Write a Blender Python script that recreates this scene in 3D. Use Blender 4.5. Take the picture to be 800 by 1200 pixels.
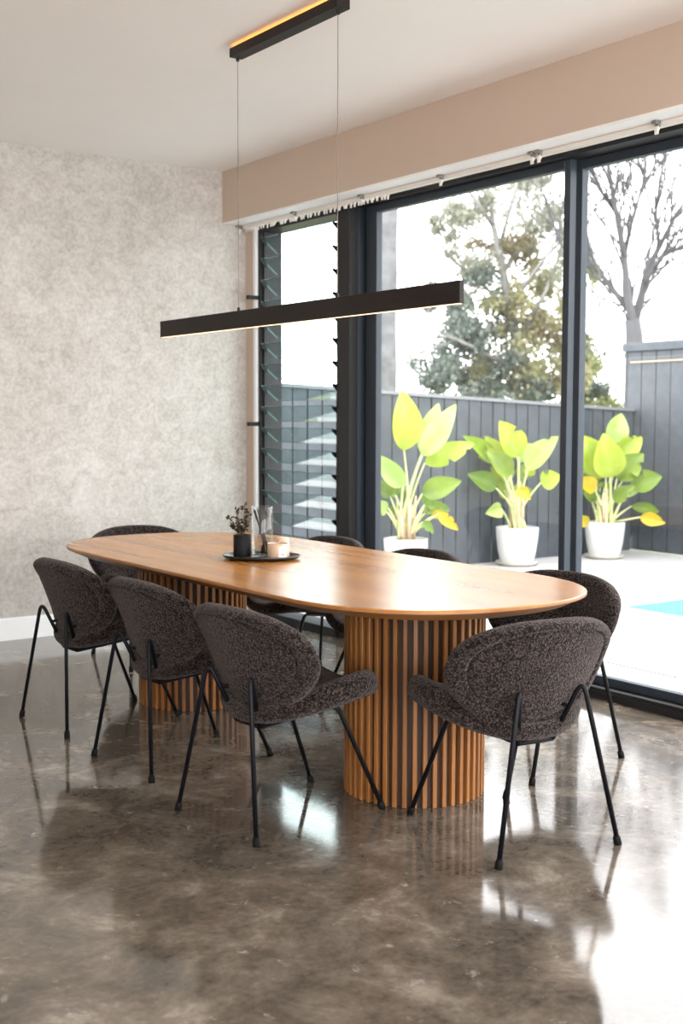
import bpy, bmesh, math, random
from mathutils import Vector, Matrix, noise
R = math.radians
for o in list(bpy.data.objects): bpy.data.objects.remove(o)
SC = bpy.context.scene
COL = SC.collection
rnd = random.Random(7)

# ------------------------------------------------------------------ camera
HEAD, PITCH, ROLL, FPX, CAMZ = R(35.1735), R(4.4354), R(0.14), 1426.11, 1.35
fw = Vector((math.sin(HEAD)*math.cos(PITCH), math.cos(HEAD)*math.cos(PITCH), -math.sin(PITCH)))
rt = fw.cross(Vector((0, 0, 1))).normalized()
up = rt.cross(fw)
rt2 = rt*math.cos(ROLL) + up*math.sin(ROLL)
up2 = up*math.cos(ROLL) - rt*math.sin(ROLL)
cam = bpy.data.cameras.new('camera')
co = bpy.data.objects.new('camera', cam); COL.objects.link(co)
cam.sensor_fit = 'VERTICAL'; cam.sensor_height = 36; cam.lens = FPX*36/1200
co.matrix_world = Matrix(((rt2.x, up2.x, -fw.x, 0), (rt2.y, up2.y, -fw.y, 0), (rt2.z, up2.z, -fw.z, CAMZ), (0, 0, 0, 1)))
cam.dof.use_dof = True; cam.dof.focus_distance = 4.6; cam.dof.aperture_fstop = 3.2
cam.clip_end = 300
SC.camera = co
SC.view_settings.view_transform = 'Standard'; SC.view_settings.look = 'None'
SC.view_settings.gamma = 1; SC.view_settings.use_curve_mapping = False
SC.view_settings.exposure = 0.9

# ------------------------------------------------------------------ world: bright white overcast sky
w = bpy.data.worlds.new('overcast_sky'); SC.world = w; w.use_nodes = True
bg = w.node_tree.nodes['Background']
bg.inputs[0].default_value = (0.98, 0.98, 1.0, 1); bg.inputs[1].default_value = 4.2

# ------------------------------------------------------------------ added fill lights (unseen area lights behind the camera and at the left side)
def area(name, loc, target, sx, sy, power, col):
    l = bpy.data.lights.new(name, 'AREA'); l.shape = 'RECTANGLE'; l.size = sx; l.size_y = sy
    l.energy = power; l.color = col
    o = bpy.data.objects.new(name, l); COL.objects.link(o); o.location = loc
    o.rotation_euler = (Vector(target)-Vector(loc)).to_track_quat('-Z', 'Y').to_euler()
    return o
area('rear_fill_light', (2.4, -2.9, 1.5), (2.5, 5, 1.3), 3.4, 2.4, 36, (1.0, 0.93, 0.86))  # added fill from behind the camera to brighten the interior
area('side_fill_light', (-3.7, 2.6, 1.7), (3, 4.2, 1.4), 3.2, 2.0, 7, (1.0, 0.90, 0.80))  # added weak warm fill from the left, no lamp stands there

# ------------------------------------------------------------------ materials
def mat(name):
    m = bpy.data.materials.new(name); m.use_nodes = True
    return m, m.node_tree, m.node_tree.nodes['Principled BSDF']
def simple(name, col, rough=0.5, metal=0.0, spec=None, coat=0.0):
    m, nt, b = mat(name)
    b.inputs['Base Color'].default_value = (*col, 1); b.inputs['Roughness'].default_value = rough
    b.inputs['Metallic'].default_value = metal
    if spec is not None: b.inputs['Specular IOR Level'].default_value = spec
    if coat: b.inputs['Coat Weight'].default_value = coat
    return m
def nd(nt, t, **kw):
    n = nt.nodes.new(t)
    for k, v in kw.items(): setattr(n, k, v)
    return n
def coords(nt, scale=(1, 1, 1), kind='Object'):
    tc = nd(nt, 'ShaderNodeTexCoord'); mp = nd(nt, 'ShaderNodeMapping')
    mp.inputs['Scale'].default_value = scale
    nt.links.new(tc.outputs[kind], mp.inputs['Vector'])
    return mp.outputs['Vector']
def noi(nt, vec, scale, detail=4, rough=0.55, dist=0.0):
    n = nd(nt, 'ShaderNodeTexNoise'); nt.links.new(vec, n.inputs['Vector'])
    n.inputs['Scale'].default_value = scale; n.inputs['Detail'].default_value = detail
    n.inputs['Roughness'].default_value = rough; n.inputs['Distortion'].default_value = dist
    return n.outputs['Fac']
def ramp(nt, fac, stops):
    r = nd(nt, 'ShaderNodeValToRGB'); nt.links.new(fac, r.inputs['Fac'])
    els = r.color_ramp.elements
    while len(els) < len(stops): els.new(0.5)
    for e, (p, c) in zip(els, stops): e.position = p; e.color = (*c, 1) if len(c) == 3 else c
    return r.outputs['Color']
def mixc(nt, fac, a, b, mode='MIX'):
    m = nd(nt, 'ShaderNodeMix', data_type='RGBA', blend_type=mode)
    for sock, v in ((m.inputs[0], fac), (m.inputs[6], a), (m.inputs[7], b)):
        if hasattr(v, 'is_linked'): nt.links.new(v, sock)
        elif isinstance(v, tuple): sock.default_value = (*v, 1)
        else: sock.default_value = v
    return m.outputs[2]
def bump(nt, b, h, strength, dist=0.01):
    n = nd(nt, 'ShaderNodeBump'); n.inputs['Strength'].default_value = strength; n.inputs['Distance'].default_value = dist
    nt.links.new(h, n.inputs['Height']); nt.links.new(n.outputs['Normal'], b.inputs['Normal'])

def m_concrete():
    m, nt, b = mat('polished_concrete'); v = coords(nt)
    big = noi(nt, v, 1.1, 5, 0.65, 0.4); mid = noi(nt, v, 3.2, 10, 0.74, 0.35); fine = noi(nt, v, 40, 4, 0.7)
    c1 = ramp(nt, mid, [(0.36, (0.040, 0.031, 0.023)), (0.46, (0.086, 0.068, 0.051)), (0.55, (0.155, 0.128, 0.101)), (0.67, (0.34, 0.30, 0.256))])
    c2 = ramp(nt, big, [(0.38, (0.62, 0.59, 0.56)), (0.62, (1.25, 1.22, 1.18))])
    c = mixc(nt, 1.0, c1, c2, 'MULTIPLY')
    vein = noi(nt, v, 11.0, 9, 0.72, 0.9)
    vm = ramp(nt, vein, [(0.615, (0, 0, 0)), (0.69, (1, 1, 1))])
    c = mixc(nt, vm, c, (0.40, 0.365, 0.32))
    c = mixc(nt, 0.22, c, ramp(nt, fine, [(0.3, (0.10, 0.085, 0.07)), (0.7, (0.30, 0.27, 0.23))]))
    nt.links.new(c, b.inputs['Base Color'])
    r = ramp(nt, mid, [(0.3, (0.05,)*3), (0.7, (0.13,)*3)])
    nt.links.new(r, b.inputs['Roughness'])
    b.inputs['IOR'].default_value = 1.57
    bump(nt, b, mid, 0.03, 0.003)
    return m
def m_plaster():
    m, nt, b = mat('mottled_wall_finish'); v = coords(nt)
    a = noi(nt, v, 1.3, 6, 0.65, 0.5); c = noi(nt, v, 9, 8, 0.72, 1.2); d = noi(nt, v, 45, 3, 0.6)
    c1 = ramp(nt, c, [(0.26, (0.35, 0.312, 0.275)), (0.46, (0.46, 0.425, 0.39)), (0.62, (0.54, 0.51, 0.482)), (0.8, (0.61, 0.585, 0.56))])
    c2 = ramp(nt, a, [(0.35, (0.82, 0.80, 0.77)), (0.65, (1.06, 1.06, 1.06))])
    cc = mixc(nt, 1.0, c1, c2, 'MULTIPLY')
    cc = mixc(nt, 0.16, cc, ramp(nt, d, [(0.35, (0.25, 0.22, 0.18)), (0.6, (0.75, 0.73, 0.70))]))
    nt.links.new(cc, b.inputs['Base Color']); b.inputs['Roughness'].default_value = 0.6
    bump(nt, b, c, 0.15, 0.004)
    return m
def m_paint(name, col, rough=0.65):
    m, nt, b = mat(name); v = coords(nt)
    f = noi(nt, v, 2.0, 3); c = mixc(nt, f, tuple(x*0.97 for x in col), tuple(min(1, x*1.03) for x in col))
    nt.links.new(c, b.inputs['Base Color']); b.inputs['Roughness'].default_value = rough
    return m
def m_wood(name, dark, light, scale, rough, axis=1, coat=0.0):
    m, nt, b = mat(name)
    s = [scale]*3; s[axis] = scale*0.055
    v = coords(nt, tuple(s))
    a = noi(nt, v, 2.2, 6, 0.60, 0.0); f = noi(nt, v, 14, 4, 0.6)
    c = ramp(nt, a, [(0.28, dark), (0.5, tuple((p+q)/2 for p, q in zip(dark, light))), (0.72, light)])
    c = mixc(nt, 0.18 if axis == 2 else 0.07, c, ramp(nt, f, [(0.35, tuple(x*0.6 for x in dark)), (0.65, light)]))
    oi = nd(nt, 'ShaderNodeObjectInfo')
    var = ramp(nt, oi.outputs['Random'], [(0, (0.80, 0.78, 0.75)), (1, (1.15, 1.13, 1.10))])
    if axis == 2: c = mixc(nt, 1.0, c, var, 'MULTIPLY')
    nt.links.new(c, b.inputs['Base Color']); b.inputs['Roughness'].default_value = rough
    if coat:
        b.inputs['Coat Weight'].default_value = coat; b.inputs['Coat Roughness'].default_value = 0.22
    if axis == 2: bump(nt, b, f, 0.06, 0.002)
    return m
def m_boucle():
    m, nt, b = mat('boucle_fabric'); v = coords(nt)
    wob = nd(nt, 'ShaderNodeVectorMath', operation='MULTIPLY_ADD'); nn = nd(nt, 'ShaderNodeTexNoise')
    nt.links.new(v, nn.inputs['Vector']); nn.inputs['Scale'].default_value = 60
    nt.links.new(nn.outputs['Color'], wob.inputs[0]); wob.inputs[1].default_value = (0.012,)*3; nt.links.new(v, wob.inputs[2])
    vo = nd(nt, 'ShaderNodeTexVoronoi'); nt.links.new(wob.outputs[0], vo.inputs['Vector']); vo.inputs['Scale'].default_value = 150
    n = noi(nt, v, 70, 3, 0.65)
    loops = ramp(nt, vo.outputs['Distance'], [(0.08, (0.125, 0.098, 0.09)), (0.42, (0.034, 0.0255, 0.0232)), (0.75, (0.004, 0.003, 0.0028))])
    c = mixc(nt, 1.0, loops, ramp(nt, n, [(0.35, (0.45, 0.43, 0.42)), (0.65, (1.15, 1.1, 1.08))]), 'MULTIPLY')
    nt.links.new(c, b.inputs['Base Color']); b.inputs['Roughness'].default_value = 0.95
    b.inputs['Specular IOR Level'].default_value = 0.12
    b.inputs['Sheen Weight'].default_value = 0.22; b.inputs['Sheen Roughness'].default_value = 0.45
    b.inputs['Sheen Tint'].default_value = (0.75, 0.66, 0.63, 1)
    inv = nd(nt, 'ShaderNodeMath', operation='SUBTRACT'); inv.inputs[0].default_value = 1.0; nt.links.new(vo.outputs['Distance'], inv.inputs[1])
    bump(nt, b, inv.outputs[0], 0.8, 0.006)
    return m
def m_leaf(name, c0, c1, trans=0.35):
    m, nt, b = mat(name); v = coords(nt, kind='Object')
    oi = nd(nt, 'ShaderNodeObjectInfo')
    n = noi(nt, v, 4, 3)
    c = ramp(nt, n, [(0.28, c0), (0.72, c1)])
    c = mixc(nt, 1.0, c, ramp(nt, oi.outputs['Random'], [(0, (0.85, 0.95, 0.75)), (1, (1.15, 1.06, 1.1))]), 'MULTIPLY')
    nt.links.new(c, b.inputs['Base Color']); b.inputs['Roughness'].default_value = 0.4
    tr = nd(nt, 'ShaderNodeBsdfTranslucent'); nt.links.new(c, tr.inputs['Color'])
    mx = nd(nt, 'ShaderNodeMixShader'); mx.inputs[0].default_value = trans
    nt.links.new(b.outputs[0], mx.inputs[1]); nt.links.new(tr.outputs[0], mx.inputs[2])
    nt.links.new(mx.outputs[0], nt.nodes['Material Output'].inputs['Surface'])
    return m
def thin_fresnel(nt, ior):
    f = nd(nt, 'ShaderNodeFresnel'); ge = nd(nt, 'ShaderNodeNewGeometry')
    m = nd(nt, 'ShaderNodeMapRange'); nt.links.new(ge.outputs['Backfacing'], m.inputs[0])
    m.inputs[3].default_value = ior; m.inputs[4].default_value = 1/ior
    nt.links.new(m.outputs[0], f.inputs['IOR'])
    return f
def m_glass(name, tint=(0.98, 0.985, 0.985), ior=1.5, gl=1.0):
    m = bpy.data.materials.new(name); m.use_nodes = True; nt = m.node_tree
    nt.nodes.remove(nt.nodes['Principled BSDF'])
    t = nd(nt, 'ShaderNodeBsdfTransparent'); t.inputs['Color'].default_value = (*tint, 1)
    g = nd(nt, 'ShaderNodeBsdfGlossy'); g.inputs['Roughness'].default_value = 0.01
    g.inputs['Color'].default_value = (gl, gl, gl, 1)
    f = thin_fresnel(nt, ior)
    mx = nd(nt, 'ShaderNodeMixShader')
    nt.links.new(f.outputs[0], mx.inputs[0]); nt.links.new(t.outputs[0], mx.inputs[1]); nt.links.new(g.outputs[0], mx.inputs[2])
    nt.links.new(mx.outputs[0], nt.nodes['Material Output'].inputs['Surface'])
    return m
def m_bark(name, c0, c1):
    m, nt, b = mat(name); v = coords(nt, (1, 1, 0.25))
    nt.links.new(mixc(nt, noi(nt, v, 8, 5), c0, c1), b.inputs['Base Color']); b.inputs['Roughness'].default_value = 0.9
    return m
def m_noise(name, c0, c1, scale, rough, bs=0.0, detail=6):
    m, nt, b = mat(name); v = coords(nt); n = noi(nt, v, scale, detail, 0.65)
    nt.links.new(ramp(nt, n, [(0.3, c0), (0.7, c1)]), b.inputs['Base Color']); b.inputs['Roughness'].default_value = rough
    if bs: bump(nt, b, n, bs, 0.01)
    return m

M = dict(
    concrete=m_concrete(), plaster=m_plaster(),
    ceiling=m_paint('ceiling_paint', (0.90, 0.865, 0.835)), cream=m_paint('cream_wall_paint', (0.565, 0.452, 0.362)),
    white=m_paint('white_trim_paint', (0.85, 0.85, 0.85), 0.4), soffit=m_paint('white_soffit_paint', (0.88, 0.87, 0.86)),
    top=m_wood('oiled_timber_top', (0.27, 0.100, 0.017), (0.58, 0.252, 0.056), 2.2, 0.25, 1, 0.0),
    slat=m_wood('timber_slat', (0.18, 0.066, 0.015), (0.43, 0.182, 0.050), 9, 0.42, 2),
    core=m_wood('dark_timber_drum', (0.022, 0.0085, 0.0035), (0.045, 0.018, 0.0075), 6, 0.6, 2),
    edge=m_wood('timber_rim', (0.25, 0.098, 0.028), (0.42, 0.185, 0.06), 2.2, 0.4, 1),
    boucle=m_boucle(), black=simple('black_powder_coat', (0.004, 0.004, 0.006), 0.5, 0, 0.2),
    rubber=simple('black_rubber', (0.004, 0.004, 0.004), 0.7, 0, 0.2),
    bronze=simple('dark_anodised_frame', (0.017, 0.0165, 0.018), 0.5, 0.0, 0.3),
    fsteel=simple('charcoal_window_frame', (0.032, 0.042, 0.055), 0.45, 0, 0.35),
    pendant=simple('dark_bronze_pendant', (0.014, 0.0095, 0.009), 0.5, 0, 0.3),
    cable=simple('pale_suspension_cable', (0.20, 0.155, 0.125), 0.5),
    glass=m_glass('window_glass'), blade=m_glass('louvre_glass', (0.90, 0.965, 0.955), 1.6),
    bladeedge=simple('green_glass_edge', (0.075, 0.20, 0.185), 0.15),
    vase=m_glass('clear_vase_glass', (0.93, 0.95, 0.95), 1.5),
    track=simple('white_curtain_track', (0.80, 0.76, 0.71), 0.4), hook=simple('white_plastic', (0.86, 0.82, 0.76), 0.4),
    steel=simple('grey_steel_clip', (0.30, 0.29, 0.28), 0.35, 0.7),
    tray=simple('glazed_black_ceramic', (0.012, 0.010, 0.010), 0.3), blackpot=simple('matte_black_pot', (0.005, 0.005, 0.0055), 0.6, 0, 0.25),
    reed=simple('black_reed', (0.012, 0.010, 0.010), 0.8), wax=simple('cream_candle_glass', (0.58, 0.41, 0.30), 0.3),
    peach=simple('peach_wax', (0.66, 0.44, 0.33), 0.5), label=simple('white_paper_label', (0.86, 0.83, 0.80), 0.6), ink=simple('grey_ink', (0.16, 0.12, 0.10), 0.6),
    wick=simple('dark_wick', (0.02, 0.015, 0.01), 0.9),
    succ=m_leaf('bronze_green_leaf', (0.022, 0.017, 0.010), (0.07, 0.052, 0.024), 0.15), twig=simple('brown_twig', (0.06, 0.04, 0.03), 0.8),
    led=simple('led', (1, 1, 1), 0.5),
    paver=m_noise('pale_stone_paver', (0.34, 0.338, 0.33), (0.43, 0.425, 0.415), 5, 0.55), grout=simple('grey_grout', (0.11, 0.108, 0.105), 0.9),
    fence=m_noise('charcoal_timber_fence', (0.040, 0.049, 0.059), (0.068, 0.079, 0.092), 7, 0.6, 0.1), fencegap=simple('dark_fence_rail', (0.028, 0.032, 0.036), 0.8),
    cap=simple('grey_fence_cap', (0.17, 0.18, 0.19), 0.6),
    potw=simple('white_glazed_pot', (0.66, 0.66, 0.655), 0.3), saucer=simple('cream_saucer', (0.52, 0.50, 0.43), 0.4), soil=simple('dark_soil', (0.07, 0.045, 0.03), 0.95),
    leaf=m_leaf('yellow_green_leaf', (0.22, 0.33, 0.018), (0.44, 0.54, 0.08)), leafp=m_leaf('pale_green_leaf', (0.27, 0.38, 0.08), (0.48, 0.60, 0.22)),
    leafy=m_leaf('yellow_leaf', (0.50, 0.36, 0.01), (0.60, 0.46, 0.03)), leafd=m_leaf('mid_green_leaf', (0.09, 0.17, 0.015), (0.24, 0.34, 0.045)),
    stalk=m_noise('pale_stalk', (0.48, 0.55, 0.20), (0.62, 0.66, 0.34), 6, 0.45), stalkb=m_noise('pink_brown_stalk', (0.50, 0.30, 0.20), (0.70, 0.52, 0.36), 12, 0.5),
    gum=m_bark('pale_gum_bark', (0.15, 0.145, 0.14), (0.25, 0.24, 0.23)), bark=m_bark('grey_bark', (0.055, 0.055, 0.062), (0.10, 0.10, 0.108)),
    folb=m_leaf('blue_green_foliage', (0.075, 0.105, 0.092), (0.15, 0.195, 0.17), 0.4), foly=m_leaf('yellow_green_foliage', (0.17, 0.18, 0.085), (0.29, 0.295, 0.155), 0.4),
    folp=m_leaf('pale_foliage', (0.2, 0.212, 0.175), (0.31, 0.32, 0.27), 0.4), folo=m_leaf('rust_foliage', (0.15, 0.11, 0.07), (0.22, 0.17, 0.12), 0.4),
    render=m_noise('pale_rough_render', (0.055, 0.058, 0.063), (0.15, 0.153, 0.158), 5, 0.9, 0.4), lawn=m_noise('garden_ground', (0.10, 0.13, 0.05), (0.20, 0.22, 0.10), 3, 0.95),
    pooltile=simple('aqua_pool_tile', (0.16, 0.31, 0.34), 0.35), poolwhite=simple('pale_pool_lining', (0.24, 0.38, 0.41), 0.4),
)
def m_water():
    m = bpy.data.materials.new('pool_water'); m.use_nodes = True; nt = m.node_tree
    nt.nodes.remove(nt.nodes['Principled BSDF'])
    t = nd(nt, 'ShaderNodeBsdfTransparent'); t.inputs['Color'].default_value = (0.70, 0.93, 0.95, 1)
    g = nd(nt, 'ShaderNodeBsdfGlossy'); g.inputs['Roughness'].default_value = 0.03
    f = thin_fresnel(nt, 1.33)
    bn = nd(nt, 'ShaderNodeBump'); bn.inputs['Strength'].default_value = 0.15; bn.inputs['Distance'].default_value = 0.02
    nt.links.new(noi(nt, coords(nt), 6, 2), bn.inputs['Height'])
    nt.links.new(bn.outputs[0], g.inputs['Normal']); nt.links.new(bn.outputs[0], f.inputs['Normal'])
    mx = nd(nt, 'ShaderNodeMixShader'); nt.links.new(f.outputs[0], mx.inputs[0]); nt.links.new(t.outputs[0], mx.inputs[1]); nt.links.new(g.outputs[0], mx.inputs[2])
    nt.links.new(mx.outputs[0], nt.nodes['Material Output'].inputs['Surface'])
    return m
M['water'] = m_water()
M['glow'] = simple('amber_glow', (1, 0.7, 0.4), 0.5)
lg = M['glow'].node_tree.nodes['Principled BSDF']
lg.inputs['Emission Color'].default_value = (1.0, 0.34, 0.04, 1); lg.inputs['Emission Strength'].default_value = 4.0
lb = M['led'].node_tree.nodes['Principled BSDF']
lb.inputs['Emission Color'].default_value = (1.0, 0.62, 0.30, 1); lb.inputs['Emission Strength'].default_value = 1.2

# ------------------------------------------------------------------ mesh helpers
def tag(o, label=None, cat=None, group=None, kind=None):
    if label: o['label'] = label
    if cat: o['category'] = cat
    if group: o['group'] = group
    if kind: o['kind'] = kind
    return o
def empty(name, loc=(0, 0, 0), rz=0.0, label=None, cat=None, group=None, kind=None):
    o = bpy.data.objects.new(name, None); COL.objects.link(o); o.location = loc; o.rotation_euler = (0, 0, rz)
    o.empty_display_size = 0.1
    return tag(o, label, cat, group, kind)
def link(name, me, parent=None, mats=None, smooth=False):
    if isinstance(me, bmesh.types.BMesh):
        bm = me; me = bpy.data.meshes.new(name); bmesh.ops.recalc_face_normals(bm, faces=bm.faces); bm.to_mesh(me); bm.free()
    if mats is not None:
        for m in (mats if isinstance(mats, (list, tuple)) else [mats]): me.materials.append(m)
    if smooth:
        for p in me.polygons: p.use_smooth = True
    o = bpy.data.objects.new(name, me); COL.objects.link(o)
    if parent: o.parent = parent
    return o
def box(bm, x0, x1, y0, y1, z0, z1, bev=0.0, mi=0):
    r = bmesh.ops.create_cube(bm, size=1.0)
    for v in r['verts']:
        v.co = Vector(((x0+x1)/2+v.co.x*(x1-x0), (y0+y1)/2+v.co.y*(y1-y0), (z0+z1)/2+v.co.z*(z1-z0)))
    fs = set(f for v in r['verts'] for f in v.link_faces)
    for f in fs: f.material_index = mi
    if bev:
        es = list(set(e for v in r['verts'] for e in v.link_edges))
        bmesh.ops.bevel(bm, geom=es, offset=bev, segments=1, affect='EDGES')
    return bm
def bx(name, m, parent, *a, bev=0.0):
    return link(name, box(bmesh.new(), *a, bev=bev), parent, m)
def fillet(pts, rad, n=5):
    pts = [Vector(p) for p in pts]; out = [pts[0]]
    for i in range(1, len(pts)-1):
        a, b, c = pts[i-1], pts[i], pts[i+1]
        d1 = (a-b); d2 = (c-b); k = min(rad, d1.length*0.45, d2.length*0.45)
        p = b+d1.normalized()*k; q = b+d2.normalized()*k
        for j in range(n+1):
            t = j/n; out.append(p*(1-t)**2+b*2*t*(1-t)+q*t*t)
    out.append(pts[-1]); return out
def tube(bm, pts, rad, seg=8, caps=True):
    pts = [Vector(p) for p in pts]
    rads = rad if isinstance(rad, (list, tuple)) else [rad]*len(pts)
    t0 = (pts[1]-pts[0]).normalized()
    n = t0.orthogonal().normalized(); rings = []
    for i, p in enumerate(pts):
        t = ((pts[min(i+1, len(pts)-1)]-pts[max(i-1, 0)])).normalized()
        n = (n-t*n.dot(t)).normalized(); b = t.cross(n)
        rings.append([bm.verts.new(p+(n*math.cos(2*math.pi*k/seg)+b*math.sin(2*math.pi*k/seg))*rads[i]) for k in range(seg)])
    for a, b in zip(rings, rings[1:]):
        for k in range(seg): bm.faces.new((a[k], a[(k+1) % seg], b[(k+1) % seg], b[k]))
    if caps: bm.faces.new(rings[0][::-1]); bm.faces.new(rings[-1])
    return bm
def lathe(bm, prof, seg=32, cx=0, cy=0, sx=1, sy=1):
    rings = []
    for r, z in prof:
        if r < 1e-6: rings.append([bm.verts.new((cx, cy, z))])
        else: rings.append([bm.verts.new((cx+r*sx*math.cos(2*math.pi*k/seg), cy+r*sy*math.sin(2*math.pi*k/seg), z)) for k in range(seg)])
    for a, b in zip(rings, rings[1:]):
        for k in range(seg):
            k2 = (k+1) % seg
            if len(a) == 1 and len(b) == 1: continue
            if len(a) == 1: bm.faces.new((a[0], b[k], b[k2]))
            elif len(b) == 1: bm.faces.new((a[k], a[k2], b[0]))
            else: bm.faces.new((a[k], a[k2], b[k2], b[k]))
    return bm
def copy_tree(o, parent=None):
    c = o.copy(); COL.objects.link(c)
    if parent: c.parent = parent
    for ch in list(o.children): copy_tree(ch, c)
    return c

# ================================================================== ROOM
YB, ZC, XB, XW, XS = 7.128, 2.963, 4.055, 4.232, 4.3465
S = 'structure'
tag(bx('floor', M['concrete'], None, -4.0, 4.42, -3.0, YB+0.1, -0.12, 0.0), kind=S)
tag(bx('ceiling', M['ceiling'], None, -4.0, 4.5, -3.0, YB+0.1, ZC, ZC+0.15), kind=S)
tag(bx('wall_back', M['plaster'], None, -4.0, XW+0.16, YB, YB+0.2, 0, ZC), kind=S)
tag(bx('wall_left', M['cream'], None, -4.15, -4.0, -3.0, YB+0.2, 0, ZC), kind=S)
bm = bmesh.new(); box(bm, -3.999, XW, YB-0.016, YB-0.0005, 0, 0.128); box(bm, -3.999, XW, YB-0.011, YB-0.0005, 0.128, 0.1355)
tag(link('baseboard_back', bm, None, M['white']), kind=S)
# window wall: pier beside the corner, header, pier past the last door
wr = empty('wall_right', (0, 0, 0), kind=S)
bx('corner_pier', M['cream'], wr, XW, XW+0.15, 7.022, YB-0.001, 0, 2.63)
bx('reveal_trim', M['white'], wr, XW-0.006, XW+0.14, 6.9905, 7.0215, 0, 2.62)
bx('header', M['cream'], wr, XW+0.05, XW+0.35, -3.0, YB-0.001, 2.648, ZC-0.001)
bx('end_pier', M['cream'], wr, XW, XW+0.35, -3.0, -1.65, 0, 2.647)
# bulkhead: cream face, white soffit
bk = empty('trim_1', (0, 0, 0), kind=S)
bx('bulkhead_face', M['cream'], bk, XB, XB+0.10, -3.0, YB-0.0005, 2.626, ZC-0.0005)
bx('bulkhead_soffit', M['soffit'], bk, XB+0.0005, XW+0.0495, -3.0, YB-0.0005, 2.6235, 2.6455)
bx('bulkhead_edge_bead', M['soffit'], bk, XB-0.002, XB+0.004, -3.0, YB-0.0005, 2.618, 2.628)

# ------------------------------------------------------------------ window_1: glass louvres
XL = 4.275
LY0, LY1, LZ0, LZ1 = 6.083, 6.975, 0.03, 2.622
w1 = empty('window_1', (XL, LY0, 0), kind=S)
def bw(name, m, x0, x1, y0, y1, z0, z1, par=None, bev=0.002):
    p = par or w1; L = p.matrix_basis.translation
    return bx(name, m, p, x0-L.x, x1-L.x, y0-L.y, y1-L.y, z0-L.z, z1-L.z, bev=bev)
bw('frame_jamb', M['bronze'], XL-0.03, XL+0.14, LY1-0.012, LY1+0.015, 0, LZ1)
bw('frame_jamb', M['bronze'], XL-0.02, XL+0.14, LY0-0.01, LY0+0.012, 0, LZ1)
bw('frame_head', M['bronze'], XL-0.03, XL+0.14, LY0+0.012, LY1-0.012, 2.57, LZ1)
bw('frame_sill', M['bronze'], XL-0.03, XL+0.14, LY0+0.012, LY1-0.012, 0, 0.05)
bw('clip_channel', M['bronze'], XL-0.012, XL+0.02, LY1-0.034, LY1-0.0125, 0.05, 2.569)
bw('clip_channel', M['bronze'], XL-0.012, XL+0.02, LY0+0.0125, LY0+0.022, 0.05, 2.569)
nb = 18; bl = None
for i in range(nb):
    z = 2.528-0.1385*i
    bm = bmesh.new()
    dx, dz, t = 0.125, -0.098, 0.005
    n = Vector((-dz, 0, dx)).normalized()*t
    a = Vector((0, 0, 0)); b = Vector((dx, 0, dz)); ya, yb_ = LY0+0.026, LY1-0.036
    vs = [bm.verts.new(p+Vector((0, y, 0))) for y in (ya, yb_) for p in (a, b, b+n, a+n)]
    for q, mi in (((0, 1, 2, 3), 1), ((7, 6, 5, 4), 1), ((0, 4, 5, 1), 0), ((3, 2, 6, 7), 0), ((0, 3, 7, 4), 1), ((1, 5, 6, 2), 1)):
        f = bm.faces.new([vs[k] for k in q]); f.material_index = mi
    if bl is None:
        o = link('glass_blade', bm, w1, [M['blade'], M['bladeedge']]); bl = o
    else:
        bm.free(); o = bl.copy(); COL.objects.link(o)
    o.location = (-0.036, -LY0, z)
    for yy, sgn in ((LY1-0.0355, 1), (LY0+0.0225, -1)):
        bm = bmesh.new()
        L = 0.105 if sgn < 0 else 0.06
        k = [(-0.008, -0.004), (0.105 if sgn < 0 else 0.02, -0.004), (L*0.79, -L*0.62), (L*0.79-0.014, -L*0.62-0.016), (-0.008, -0.014)]
        va = [bm.verts.new((x, 0.0, q)) for x, q in k]; vb = [bm.verts.new((x, 0.0034, q)) for x, q in k]
        bm.faces.new(va[::-1]); bm.faces.new(vb)
        for j in range(5): bm.faces.new((va[j], va[(j+1) % 5], vb[(j+1) % 5], vb[j]))
        c = link('blade_clip', bm, w1, M['black']); c.location = (-0.036, yy-LY0-(0.0034 if sgn > 0 else 0), z)
for z in (2.14, 1.305):
    bw('louvre_handle', M['black'], XL-0.115, XL-0.031, LY1+0.002, LY1+0.024, z-0.012, z+0.014)
# ------------------------------------------------------------------ door_1 / door_2: sliding glass doors
d0 = empty('door_1', (XS, 4.3, 0), kind=S)
bw('post', M['bronze'], XL-0.02, XL+0.045, 5.961, 6.072, 0, 2.647, d0)
bw('post_fin', M['fsteel'], XL+0.046, XS+0.10, 6.03, 6.0715, 0, 2.647, d0)
bw('jamb_recess', M['black'], XS+0.075, XS+0.10, 5.925, 6.0295, 0, 2.647, d0)
bw('head_track', M['bronze'], XS-0.055, XS+0.16, -1.65, 5.960, 2.600, 2.647, d0)
bw('sill_track', M['bronze'], XS, XS+0.17, -1.65, 5.960, 0.0, 0.034, d0)
bw('sill_rail', M['bronze'], XS+0.002, XS+0.04, -1.65, 5.960, 0.0345, 0.053, d0)
bw('sill_rail', M['steel'], XS+0.10, XS+0.115, -1.65, 5.960, 0.0345, 0.05, d0)
def panel(par, y0, y1, xa, xb, sl, sr):
    bw('stile', M['fsteel'], xa, xb, y1-sl, y1, 0.054, 2.598, par)
    bw('stile', M['fsteel'], xa, xb, y0, y0+sr, 0.054, 2.598, par)
    bw('top_rail', M['fsteel'], xa, xb, y0+sr, y1-sl, 2.555, 2.598, par)
    bw('bottom_rail', M['fsteel'], xa, xb, y0+sr, y1-sl, 0.054, 0.095, par)
    xm = (xa+xb)/2
    g = bw('glass_pane', M['glass'], xm-0.003, xm+0.003, y0+sr, y1-sl, 0.095, 2.555, par, bev=0)
panel(d0, 4.258, 5.924, XS+0.002, XS+0.045, 0.105, 0.042)
d1 = empty('door_2', (XS, 2.5, 0), kind=S)
panel(d1, 2.40, 4.300, XS+0.065, XS+0.108, 0.060, 0.05)
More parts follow.
